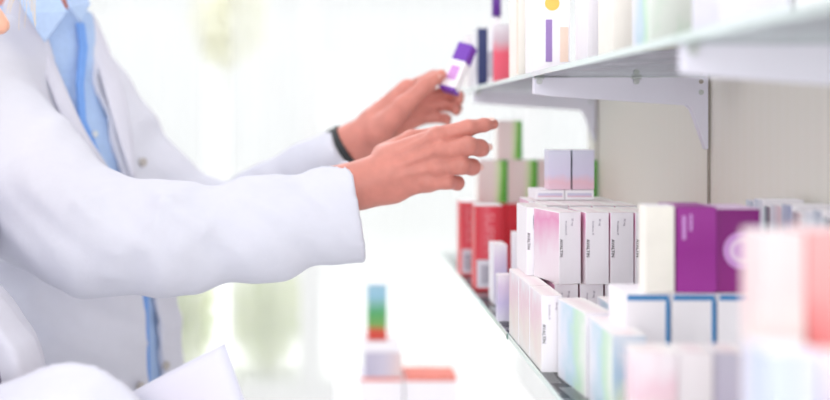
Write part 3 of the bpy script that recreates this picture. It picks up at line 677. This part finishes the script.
def shirt_fn(g):
    t = torso_sdf(g, .016)+.0015*np.sin(60*g[2]+40*g[0]+3*np.sin(30*g[2]))
    sh = smin(cap(g, neckB+np.array([0,0,-.03]), shN+np.array([.03,.03,.01]), .046, .05), cap(g, neckB+np.array([0,0,-.03]), shF+np.array([-.02,-.03,0]), .046, .046), .03)
    t = smin(t, sh, .05); t = smin(t, cap(g, neckB-np.array([0,0,.05]), neckB+np.array([.0,0,.02]), .07, .066), .03)
    t = np.maximum(t, g[2]-(H+.185)); return np.maximum(t, .93-g[2])
shirt = implicit('shirt', [(shirt_fn, (-.85,1.3,.9), (-.15,2.0,H+.21), .006)], M['shirt'], man, ORI, 2)
# fold shade strips down the front, collar, buttons on the shirt
def surf(px, py, off=0.):
    z, u = surf_u(px, py); cx, cy, a, b = [float(tint(z, k)) for k in (1,2,3,4)]; a -= .016; b -= .016
    u = max(-a*.97, min(a*.97, u)); v = b*(1-abs(u/a)**2.4)**(1/2.4)
    return np.array([cx+PR[0]*u+FW[0]*(v+off), cy+PR[1]*u+FW[1]*(v+off), z])
def ribbon(name, left, right, th, mat, parent, org, nrm):
    bm = bmesh.new(); n = len(left); nrm = np.asarray(nrm)
    A = [bm.verts.new(p-org) for p in left]; B = [bm.verts.new(p-org) for p in right]
    A2 = [bm.verts.new(p-org+nrm*th) for p in left]; B2 = [bm.verts.new(p-org+nrm*th) for p in right]
    for i in range(n-1):
        bm.faces.new((A[i],A[i+1],B[i+1],B[i])); bm.faces.new((A2[i],B2[i],B2[i+1],A2[i+1])); bm.faces.new((A[i],A2[i],A2[i+1],A[i+1])); bm.faces.new((B[i],B[i+1],B2[i+1],B2[i]))
    bm.faces.new((A[0],B[0],B2[0],A2[0])); bm.faces.new((A[-1],A2[-1],B2[-1],B[-1]))
    return mesh_bm(name, bm, mat, parent, smooth=False)
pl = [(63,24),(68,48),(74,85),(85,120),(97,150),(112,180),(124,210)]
ribbon('placket_shade', [surf(a-1,b,np.interp(b,[24,48,80,110],[.048,.044,.026,.002])) for a,b in pl], [surf(a+6,b,np.interp(b,[24,48,80,110],[.048,.044,.026,.002])) for a,b in pl], .004, M['placket_shade'], man, ORI, FW)
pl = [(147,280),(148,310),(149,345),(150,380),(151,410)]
ribbon('placket_shade', [surf(a,b,.001) for a,b in pl], [surf(a+6,b,.001) for a,b in pl], .004, M['placket_shade'], man, ORI, FW)
def thick_poly(name, pts, th, mat, parent, org, bend=None, sub=2):
    bm = bmesh.new(); vs = [bm.verts.new(np.asarray(p)-org) for p in pts]; bm.faces.new(vs)
    me = bpy.data.meshes.new(name); bm.to_mesh(me); bm.free(); o = link(name, me, parent, mat)
    s = o.modifiers.new('s', 'SOLIDIFY'); s.thickness = th; s.offset = 0
    b = o.modifiers.new('b', 'BEVEL'); b.width = th*.45; b.segments = 2; return o
col1 = [P(8,-24,1.475), P(50,-22,1.505), P(67,12,1.50), P(45,43,1.485), P(26,14,1.47)]
col2 = [P(60,-22,1.53), P(80,-12,1.60), P(90,4,1.60), P(80,22,1.545), P(70,8,1.52)]
c1 = thick_poly('collar', col1, .005, M['collar'], man, ORI); c2 = thick_poly('collar', col2, .005, M['collar'], man, ORI)
for px, py in ((99,134),(84,84)):
    disc('shirt_button', surf(px, py, .008), FW, .0055, .003, M['button_blue'], man, 18)
# lapels and coat fronts
def csurf(px, py, off=.004):
    z, u = surf_u(px, py); cx, cy, a, b = [float(tint(z, k)) for k in (1,2,3,4)]
    v = b*(1-min(.999, abs(u/a))**2.4)**(1/2.4)
    return np.array([cx+PR[0]*u+FW[0]*(v+off), cy+PR[1]*u+FW[1]*(v+off), z])
def patch(name, rows, th, mat, parent, org, nrm):
    """rows: list of rows of points; makes a thick curved sheet"""
    bm = bmesh.new(); nrm = np.asarray(nrm)
    V1 = [[bm.verts.new(p-org) for p in r] for r in rows]
    for r1, r2 in zip(V1[:-1], V1[1:]):
        for i in range(len(r1)-1): bm.faces.new((r1[i], r1[i+1], r2[i+1], r2[i]))
    o = mesh_bm(name, bm, mat, parent, smooth=True)
    s = o.modifiers.new('s', 'SOLIDIFY'); s.thickness = th; s.offset = 1; sb = o.modifiers.new('u', 'SUBSURF'); sb.levels = 2; sb.render_levels = 2; return o
lap_in = [(22,-18),(32,18),(42,45),(50,66),(60,88),(77,130),(93,155),(107,176)]
lap_out = [(-8,2),(3,28),(17,50),(37,66),(46,98),(63,135),(87,157),(104,178)]
rows = [[csurf(a[0]+(b[0]-a[0])*t, a[1]+(b[1]-a[1])*t, .010+.011*math.sin(math.pi*min(1,t*.9))*(1 if k < 7 else .3)) for t in (0,.33,.66,1)] for k, (a, b) in enumerate(zip(lap_in, lap_out))]
patch('lapel', rows, .004, M['coat2'], man, ORI, FW)
lap_in = [(78,14),(86,40),(98,85),(107,115),(114,140),(126,178)]
lap_out = [(88,12),(104,40),(118,85),(124,115),(127,145),(130,178)]
rows = [[csurf(a[0]+(b[0]-a[0])*t, a[1]+(b[1]-a[1])*t, .009+.006*math.sin(math.pi*t)) for t in (0,.33,.66,1)] for a, b in zip(lap_in, lap_out)]
patch('lapel', rows, .004, M['coat2'], man, ORI, FW)
for px, py in ((140,162),(163,365),(137,386)):
    disc('coat_button', csurf(px, py, .007), FW, .0075, .005, M['button'], man, 20)

# ---- body of the man (one mesh: torso, head, arms, both hands, legs) ----
def hand_near(g):
    Q = P
    s = cap(g, Q(330,196,1.355), Q(392,168,1.362), .031, .027)
    s = smin(s, cap(g, Q(335,190,1.36), Q(392,186,1.365), .029, .024), .02)
    mets = [((388,158,1.368),(437,137,1.348),.019,.0125),((390,166,1.362),(441,151,1.342),.019,.0125),((390,177,1.362),(437,168,1.346),.019,.012),((388,187,1.366),(428,184,1.354),.018,.0105)]
    for a, b, ra, rb in mets: s = smin(s, cap(g, Q(*a), Q(*b), ra, rb), .012)
    fingers = [
        [(Q(437,136,1.348),.0124),(Q(468,128,1.342),.0108),(Q(484,125,1.350),.0088),(Q(493,124,1.358),.0074)],
        [(Q(441,151,1.342),.0128),(Q(468,146,1.330),.0124),(Q(480,148,1.348),.0112),(Q(483,150,1.362),.009)],
        [(Q(437,167,1.346),.0126),(Q(461,165,1.334),.0122),(Q(472,167,1.352),.0108),(Q(473,169,1.366),.009)],
        [(Q(428,183,1.354),.0114),(Q(447,181,1.344),.0106),(Q(457,183,1.358),.0094),(Q(458,185,1.37),.008)]]
    fs = None
    for f in fingers:
        c = chain(g, f, .005); fs = c if fs is None else smin(fs, c, .0022)
    s = smin(s, fs, .007)
    th = chain(g, [(Q(384,156,1.385),.018),(Q(412,140,1.402),.0135),(Q(438,134,1.408),.0108),(Q(455,133,1.402),.0085)], .006)
    s = smin(s, th, .008)
    # knuckle bumps, tendons
    for k in ((437,134,1.338),(441,149,1.331),(437,166,1.335),(428,182,1.344)): s = smin(s, ell(g, Q(*k), (.0095,.006,.008)), .007)
    for a, b in (((395,156,1.345),(434,135,1.337)),((396,166,1.340),(438,150,1.331)),((396,176,1.342),(433,167,1.336))): s = smin(s, cap(g, Q(*a), Q(*b), .003, .003), .008)
    return s
def hand_far(g):
    Q = P
    s = cap(g, Q(325,153,1.62), Q(372,128,1.60), .028, .024)
    s = smin(s, cap(g, Q(330,160,1.62), Q(378,138,1.60), .026, .023), .02)
    s = smin(s, cap(g, Q(376,122,1.61), Q(408,90,1.60), .024, .018), .015)
    mets = [((374,122,1.61),(412,90,1.625),.020,.013),((378,128,1.61),(417,100,1.63),.020,.013),((380,136,1.61),(418,110,1.625),.019,.0125),((380,144,1.61),(414,120,1.615),.018,.0115)]
    for a, b, ra, rb in mets: s = smin(s, cap(g, Q(*a), Q(*b), ra, rb), .012)
    fingers = [
        [(Q(412,88,1.62),.0135),(Q(434,77.5,1.625),.0118),(Q(450,81,1.622),.0100),(Q(456,88,1.610),.0080)],
        [(Q(417,100,1.63),.0125),(Q(443,93,1.645),.0108),(Q(458,96,1.630),.0094),(Q(459,100,1.612),.0080)],
        [(Q(418,110,1.625),.0120),(Q(442,105,1.635),.0104),(Q(456,108,1.620),.0092),(Q(456,111,1.604),.0078)],
        [(Q(414,120,1.615),.0108),(Q(434,117,1.62),.0094),(Q(446,119,1.61),.0082),(Q(447,121,1.598),.007)]]
    fs = None
    for f in fingers:
        c = chain(g, f, .005); fs = c if fs is None else smin(fs, c, .0022)
    s = smin(s, fs, .007)
    th = chain(g, [(Q(378,132,1.582),.021),(Q(404,106,1.565),.0155),(Q(425,86,1.565),.0118),(Q(441,75,1.578),.0092)], .008)
    s = smin(s, th, .012)
    return s
HC = P(46,-108,1.64); HF = np.array([.95,-.3,0])
def body_fn(g):
    s = torso_sdf(g, .032)
    s = smin(s, cap(g, neckB-np.array([0,0,.04]), HC+np.array([-.02,.0,-.03]), .062, .058), .02)
    s = smin(s, cap(g, neckB+np.array([0,0,-.05]), shN+np.array([.04,.04,-.0]), .04, .04), .04)
    s = smin(s, cap(g, neckB+np.array([0,0,-.05]), shF+np.array([-.03,-.03,-.02]), .04, .036), .04)
    s = smin(s, head_sdf(g, HC, HF, 1.02), .02)
    s = smin(s, chain(g, [(shN,.05),(elN,.042),(P(250,215,1.33),.040),(P(345,190,1.358),.031)], .02), .03)
    s = smin(s, chain(g, [(shF,.045),(elF,.038),(P(330,155,1.62),.026)], .02), .03)
    hp = np.array([float(tint(.9,1)), 1.66, .88])
    for q in (-1, 1):
        s = smin(s, chain(g, [(hp+PR*q*.09,.095),(hp+PR*q*.10+FW*.02-np.array([0,0,.42]),.06),(hp+PR*q*.11-np.array([0,0,.80]),.043)], .03), .04)
    return np.maximum(s, .06-g[2])
body = implicit('body', [(body_fn, (-.95,1.2,.03), (.06,2.02,H+.37), .0075), (hand_near, P(322,215,1.30), P(506,108,1.44), .0016), (hand_far, (X(318,1.6),1.53,H-.09), (X(470,1.6),1.69,H+.10), .0019)], M['skin'], man, ORI, 1)
def nail(name, c, n, up, w, l, parent, org):
    n = unit(n); up = unit(up); r = np.cross(up, n); r = unit(r); up = np.cross(n, r)
    bm = bmesh.new(); bmesh.ops.create_uvsphere(bm, u_segments=14, v_segments=8, radius=1)
    mt = Matrix(((r[0]*w, up[0]*l, n[0]*.0012, c[0]-org[0]),(r[1]*w, up[1]*l, n[1]*.0012, c[1]-org[1]),(r[2]*w, up[2]*l, n[2]*.0012, c[2]-org[2]),(0,0,0,1)))
    bmesh.ops.transform(bm, matrix=mt, verts=bm.verts); return mesh_bm(name, bm, M['nail'], parent, smooth=True)
nail('fingernail', P(436,77.5,1.5665), (-.2,-1,.25), (.75,0,.55), .0052, .0072, man, ORI)
nail('fingernail', P(491,119,1.352), (.1,-.55,1), (1,.1,.1), .0048, .006, man, ORI)
nail('fingernail', P(490,147,1.352), (.8,-.9,.2), (.6,.7,0), .005, .006, man, ORI)
nail('fingernail', P(481,167,1.356), (.8,-.9,.2), (.6,.7,0), .005, .006, man, ORI)
add_eyes(man, HC, HF, 1.02)
def hair_fn_man(g):
    f = unit(HF); r = np.array([f[1],-f[0],0]); u = np.array([0,0,1.]); c = HC+u*.035-f*.022
    o = ell(g, c, (.085,.108,.098), (r,f,u))+.002*np.sin(150*g[0])*np.sin(130*g[1])
    v = (g[0]-HC[0])*f[0]+(g[1]-HC[1])*f[1]; w = g[2]-HC[2]
    face = np.minimum(v-.03, .07-w); return np.maximum(np.maximum(o, face), -w-.07-(.02-v)*.0)
implicit('hair', [(hair_fn_man, HC-.16, HC+.17, .005)], M['hair_dark'], man, ORI, 1)
def trousers_fn(g):
    hp = np.array([float(tint(.9,1)), 1.66, .88]); s = torso_sdf(g, .028)
    s = np.maximum(s, g[2]-.96)
    for q in (-1, 1): s = smin(s, chain(g, [(hp+PR*q*.09,.105),(hp+PR*q*.10+FW*.02-np.array([0,0,.42]),.08),(hp+PR*q*.11-np.array([0,0,.80]),.072)], .03), .04)
    s = s+.002*np.sin(40*g[2]+20*g[0]); return np.maximum(np.maximum(s, .07-g[2]), g[2]-.97)
implicit('trousers', [(trousers_fn, (-.8,1.35,.04), (-.15,2.0,1.0), .010)], M['trouser'], man, ORI, 1)
def shoe(org_parent, org, c, fw, mat):
    def fn(g):
        s = smin(cap(g, c+np.array([0,0,.05])-fw*.03, c+np.array([0,0,.035])+fw*.13, .045, .036), cap(g, c+np.array([0,0,.08])-fw*.03, c+np.array([0,0,.05])-fw*.04, .05, .045), .02)
        return np.maximum(s, .0005-g[2])
    implicit('shoe', [(fn, c-np.array([.25,.25,.01]), c+np.array([.25,.25,.16]), .006)], mat, org_parent, org, 1)
for q in (-1, 1):
    shoe(man, ORI, np.array([float(tint(.9,1)), 1.66, 0])+PR*q*.11, FW, M['shoe'])
# wristwatch on the far wrist
def watch_fn(g):
    a = P(344,149,1.608); n = unit(P(372,131,1.60)-P(330,157,1.62)); t = (g[0]-a[0])*n[0]+(g[1]-a[1])*n[1]+(g[2]-a[2])*n[2]
    w = smin(hand_far(g)-.004, hand_far(g)-.003, .002); return np.maximum(np.maximum(w, np.abs(t)-.010), -(hand_far(g)-.0005))
ws = implicit('wristwatch', [(watch_fn, (X(325,1.6),1.55,H-.09), (X(372,1.6),1.68,H+.02), .0022)], M['watch'], man, ORI, 1)
disc('watch_face', P(345,131,1.612), (-.3,.1,.95), .013, .006, M['watch'], man, 24)

# the box he holds
a = P(468,46,1.60); b = P(449,91,1.585); axd = unit(a-b); Lh = np.linalg.norm(a-b)
hb = empty('held_carton', b); tag(hb, 'small white and purple carton held between thumb and fingers', 'box')
bm = bmesh.new(); box_into(bm, -.0125, .0125, -.011, .011, 0, Lh*.62); bevel(bm, .0006); mesh_bm('carton', bm, M['white'], hb)
bm = bmesh.new(); box_into(bm, -.0126, .0126, -.0111, .0111, Lh*.62, Lh); bevel(bm, .0006); mesh_bm('purple_end', bm, M['violet'], hb)
bm = bmesh.new(); box_into(bm, -.0127, .0127, -.0112, .0112, -.001, .004); mesh_bm('purple_base', bm, M['violet'], hb)
bm = bmesh.new(); box_into(bm, -.008, .008, -.0115, -.0111, Lh*.2, Lh*.5); mesh_bm('printed_name', bm, M['lilacdisc'], hb)
hb.rotation_mode = 'QUATERNION'; hb.rotation_quaternion = Vector((0,0,1)).rotation_difference(Vector(axd))
hb.rotation_quaternion = hb.rotation_quaternion @ Matrix.Rotation(math.radians(-30), 3, 'Z').to_quaternion()

# ---- woman ----
WD = 1.10
WO = np.array([X(-120,WD), WD, 0.]); wom = empty('person', WO)
tag(wom, 'fair-haired woman in white coat at left border holding a paper sheet', 'person')
aW = math.radians(8); FWw = np.array([math.cos(aW), -math.sin(aW), 0]); PRw = np.array([math.sin(aW), math.cos(aW), 0])
wprof = [(.55, -122, .19, .17), (H-.6, -121, .175, .165), (H-.42, -121, .168, .172), (H-.30, -121, .165, .178), (H-.24, -121, .162, .158), (H-.20, -122, .155, .125), (H-.16, -124, .145, .09), (H-.10, -124, .10, .06)]
def wint(z, k): return np.interp(z, [p[0] for p in wprof], [(X(p[1],WD) if k == 1 else p[k]) for p in wprof])
def wuv(g):
    dx = g[0]-wint(g[2],1); dy = g[1]-WD; return dx*PRw[0]+dy*PRw[1], dx*FWw[0]+dy*FWw[1]
def wtorso(g, off=0.):
    u, v = wuv(g); a = wint(g[2],2)-off; b = wint(g[2],3)-off
    return ((np.abs(u/a)**2.3+np.abs(v/b)**2.3)**(1/2.3)-1)*np.minimum(a, b)
wsh = np.array([X(-124,WD),WD,H-.125])-PRw*.145; wsf = np.array([X(-128,WD),WD,H-.125])+PRw*.145
WA = [P(-150,440,.96), P(18,456,.965), P(76,419,.98), P(118,436,.985), P(150,452,.985)]
def wsleeve(g, off=0.):
    return smin(chain(g, [(wsh,.055-off),(WA[0],.052-off),(WA[1],.05-off)], .03), chain(g, [(WA[1],.05-off),(WA[2],.051-off),(WA[3],.042-off),(WA[4],.036-off)], .02), .03)
def wcoat(g):
    s = wtorso(g); sh = smin(cap(g, WO*[1,1,0]+np.array([0,0,H-.09]), wsh, .05, .058), cap(g, WO*[1,1,0]+np.array([0,0,H-.09]), wsf, .05, .058), .03)
    s = smin(s, sh, .05); s = smin(s, chain(g, [(wsf,.052),(P(-60,440,1.25),.05),(P(-10,500,1.15),.046)], .03), .04)
    s = smin(s, wsleeve(g), .022)
    s = s+.0016*np.sin(60*g[0]+45*g[2]+3*np.sin(20*g[2]))+.001*np.sin(90*g[2]-50*g[0])
    u, v = wuv(g)
    op = np.maximum(np.abs(u+.056)-.016-np.clip((g[2]-(H-.34))*.2, 0, .04), .02-v)
    s = s-.007/(1+np.exp((np.abs(u+.03)-.075)/.003))*(v > 0)
    inner = wtorso(g, .01)
    s = np.maximum(s, -np.maximum(op, -.02-v)); s = np.maximum(s, g[2]-(H-.028))
    d = WA[4]; e = unit(WA[4]-WA[3]); nr = np.sqrt((g[0]-d[0])**2+(g[1]-d[1])**2+(g[2]-d[2])**2)-.09
    s = np.where(nr < 0, np.maximum(s, (g[0]-d[0])*e[0]+(g[1]-d[1])*e[1]+(g[2]-d[2])*e[2]), s)
    return np.maximum(s, .6-g[2])
implicit('lab_coat', [(wcoat, (-.86,.80,.56), (-.12,1.36,H), .005)], M['coat2'], wom, WO, 2)
def wtop(g):
    s = wtorso(g, .012); return np.maximum(np.maximum(s, g[2]-(H-.10)), .75-g[2])
implicit('dark_top', [(wtop, (-.8,.85,.7), (-.25,1.35,H-.05), .007)], M['skirt'], wom, WO, 1)
HW = np.array([X(-84,1.10), 1.10, H+.128]); HWf = np.array([1,-.12,0])
def whand(g):
    Q = P; s = cap(g, Q(120,440,.985), Q(168,456,1.0), .022, .020)
    for (a, b) in (((170,448,1.0),(206,444,1.03)),((172,456,1.0),(206,456,1.03)),((170,464,1.0),(202,467,1.03)),((166,470,1.0),(194,477,1.03))):
        s = smin(s, cap(g, Q(*a), Q(*b), .014, .010), .012)
    fs = None
    for f in ([(206,444,1.03),(226,440,1.05),(240,441,1.052)],[(206,456,1.03),(230,455,1.05),(245,456,1.052)],[(202,467,1.03),(225,470,1.05),(238,470,1.052)],[(194,477,1.03),(213,482,1.05),(224,483,1.052)]):
        c = chain(g, [(Q(*f[0]),.0090),(Q(*f[1]),.0078),(Q(*f[2]),.0068)], .004); fs = c if fs is None else smin(fs, c, .002)
    s = smin(s, fs, .006)
    return smin(s, chain(g, [(Q(168,448,.985),.013),(Q(190,438,.985),.0100),(Q(210,434,1.0),.0080)], .006), .009)
def wbody(g):
    s = wtorso(g, .03); s = smin(s, cap(g, WO*[1,1,0]+np.array([.0,0,H-.10]), HW+np.array([-.02,0,-.04]), .05, .048), .03)
    s = smin(s, head_sdf(g, HW, HWf, .94), .015)
    s = smin(s, chain(g, [(wsh,.038),(WA[0],.034),(WA[1],.031),(WA[2],.029),(P(125,440,.985),.021)], .02), .02)
    s = smin(s, chain(g, [(wsf,.036),(P(-60,440,1.25),.033),(P(-10,500,1.15),.028)], .02), .02)
    for q in (-1, 1):
        hp = np.array([WO[0],WD,.80]); s = smin(s, chain(g, [(hp+PRw*q*.08,.085),(hp+PRw*q*.085-np.array([0,0,.36]),.055),(hp+PRw*q*.09-np.array([0,0,.73]),.036)], .03), .04)
    return np.maximum(s, .05-g[2])
implicit('body', [(wbody, (-.86,.80,.03), (-.14,1.36,H+.30), .006), (whand, (X(100,1.0),.94,H-.42), (X(260,1.06),1.09,H-.28), .0022)], M['skin2'], wom, WO, 1)
add_eyes(wom, HW, HWf, .94)
def whair(g):
    f = unit(HWf); r = np.array([f[1],-f[0],0]); u = np.array([0,0,1.]); c = HW+u*.03-f*.025
    o = ell(g, c, (.088,.11,.1), (r,f,u)); o = smin(o, ell(g, HW-f*.07-u*.10, (.08,.05,.13), (r,f,u)), .04)+.0015*np.sin(240*g[0]+60*g[2])
    v = (g[0]-HW[0])*f[0]+(g[1]-HW[1])*f[1]; w = g[2]-HW[2]
    return np.maximum(o, np.minimum(v-.0, .075-w))
wh = implicit('hair', [(whair, HW-np.array([.2,.16,.26]), HW+np.array([.12,.16,.17]), .005)], M['hair_blond'], wom, WO, 1)
cu = bpy.data.curves.new('loose_hair_strands', 'CURVE'); cu.dimensions = '3D'; cu.bevel_depth = .00022; cu.bevel_resolution = 1
for i in range(16):
    sp = cu.splines.new('BEZIER'); sp.bezier_points.add(2)
    o = random.uniform(0, 30); pts = [P(-6+o*.4, -60, 1.07+i*.002), P(14+o*.55+random.uniform(-4,4), -18, 1.06+i*.002), P(1+o*1.25, 14+random.uniform(-12,18), 1.06+i*.002)]
    for bpnt, q in zip(sp.bezier_points, pts): bpnt.co = Vector(q-WO); bpnt.handle_left_type = bpnt.handle_right_type = 'AUTO'
tmp = bpy.data.objects.new('tmp', cu); C.objects.link(tmp); bpy.context.view_layer.update()
me = bpy.data.meshes.new_from_object(tmp.evaluated_get(bpy.context.evaluated_depsgraph_get())); bpy.data.objects.remove(tmp)
me.materials.clear(); me.materials.append(M['hair_blond']); so = bpy.data.objects.new('loose_strands', me); C.objects.link(so); so.parent = wom
def wlegs(g):
    s = wtorso(g, .02); s = np.maximum(s, g[2]-.95)
    for q in (-1, 1):
        hp = np.array([WO[0],WD,.80]); s = smin(s, chain(g, [(hp+PRw*q*.08,.098),(hp+PRw*q*.085-np.array([0,0,.36]),.07),(hp+PRw*q*.09-np.array([0,0,.73]),.058)], .03), .04)
    return np.maximum(np.maximum(s, .07-g[2]), g[2]-.96)
implicit('trousers', [(wlegs, (-.8,.85,.04), (-.2,1.35,1.0), .010)], M['skirt'], wom, WO, 1)
for q in (-1, 1): shoe(wom, WO, np.array([WO[0],WD,0])+PRw*q*.09, FWw, M['shoe'])

# paper sheet she holds
pa = P(225,343,1.07); pr = P(260,440,1.045); pc = P(42,443,1.075)
bm = bmesh.new(); n = 14; rows = []
for j in range(n+1):
    row = []
    for i in range(n+1):
        s, t = i/n, j/n
        p = pa+(pc-pa)*s+(pr-pa)*t*1.1; p = p+np.array([0,-.010*math.sin(math.pi*s)-.006*math.sin(math.pi*t),.004*math.sin(math.pi*s)*(1-t)])
        row.append(bm.verts.new(p-pa))
    rows.append(row)
for j in range(n):
    for i in range(n): bm.faces.new((rows[j][i], rows[j][i+1], rows[j+1][i+1], rows[j+1][i]))
ps = mesh_bm('paper_sheet', bm, M['paper'], smooth=True); ps.location = pa
so = ps.modifiers.new('s', 'SOLIDIFY'); so.thickness = .0004
tag(ps, 'blank white paper sheet held by the woman at lower left', 'paper')

# ------------------------------------------------------------------ light and camera
w = bpy.data.worlds.new('w'); bpy.context.scene.world = w; w.use_nodes = True; nt = w.node_tree
bg = nt.nodes['Background']; bg.inputs[0].default_value = (.985,.99,1,1); bg.inputs[1].default_value = 1.14
def area(name, loc, target, size, power, col=(1,1,1)):
    l = bpy.data.lights.new(name, 'AREA'); l.shape = 'RECTANGLE'; l.size, l.size_y = size; l.energy = power; l.color = col
    o = bpy.data.objects.new(name, l); C.objects.link(o); o.location = loc
    o.rotation_euler = (Vector(target)-Vector(loc)).to_track_quat('-Z', 'Y').to_euler(); return o
area('front_fill', (.3, -1.5, 1.62), (.34, 1.3, H-.1), (1.2, 1.0), 33)  # added fill from behind the camera, brightens the carton fronts
area('panel_fill', (-1.5, .9, 2.7), (.45, 1.25, H-.1), (1.4, 1.0), 7)  # unseen fill from the left, added to brighten the back panel
area('outdoor_fill', (-.4, 7.6, 4.6), (-.4, 5, .9), (4.5, 2.5), 170)  # area lamp added outside to whiten the curtains and shrubs
area('overhead_fill', (-.6, 1.2, 3.0), (-.6, 1.6, 0), (1.6, 1.6), 4)  # weak unseen fill added overhead for general brightness
sun = bpy.data.lights.new('daylight', 'SUN'); sun.energy = .3; sun.angle = math.radians(40); so = bpy.data.objects.new('daylight', sun); C.objects.link(so)
so.rotation_euler = Vector((.45,-.75,-.75)).to_track_quat('-Z', 'Y').to_euler()
cam = bpy.data.cameras.new('camera'); co = bpy.data.objects.new('camera', cam); C.objects.link(co); bpy.context.scene.camera = co
co.location = (0,0,H); co.rotation_euler = (math.pi/2, 0, 0); cam.sensor_width = 36; cam.lens = F/830*36
cam.shift_x = (415-VX)/830; cam.shift_y = -(200-VY)/830; cam.clip_start = .02
cam.dof.use_dof = True; cam.dof.focus_distance = 1.2; cam.dof.aperture_fstop = 1.9
vs = bpy.context.scene.view_settings; vs.view_transform = 'Standard'; vs.look = 'None'; vs.exposure = 0; vs.gamma = 1
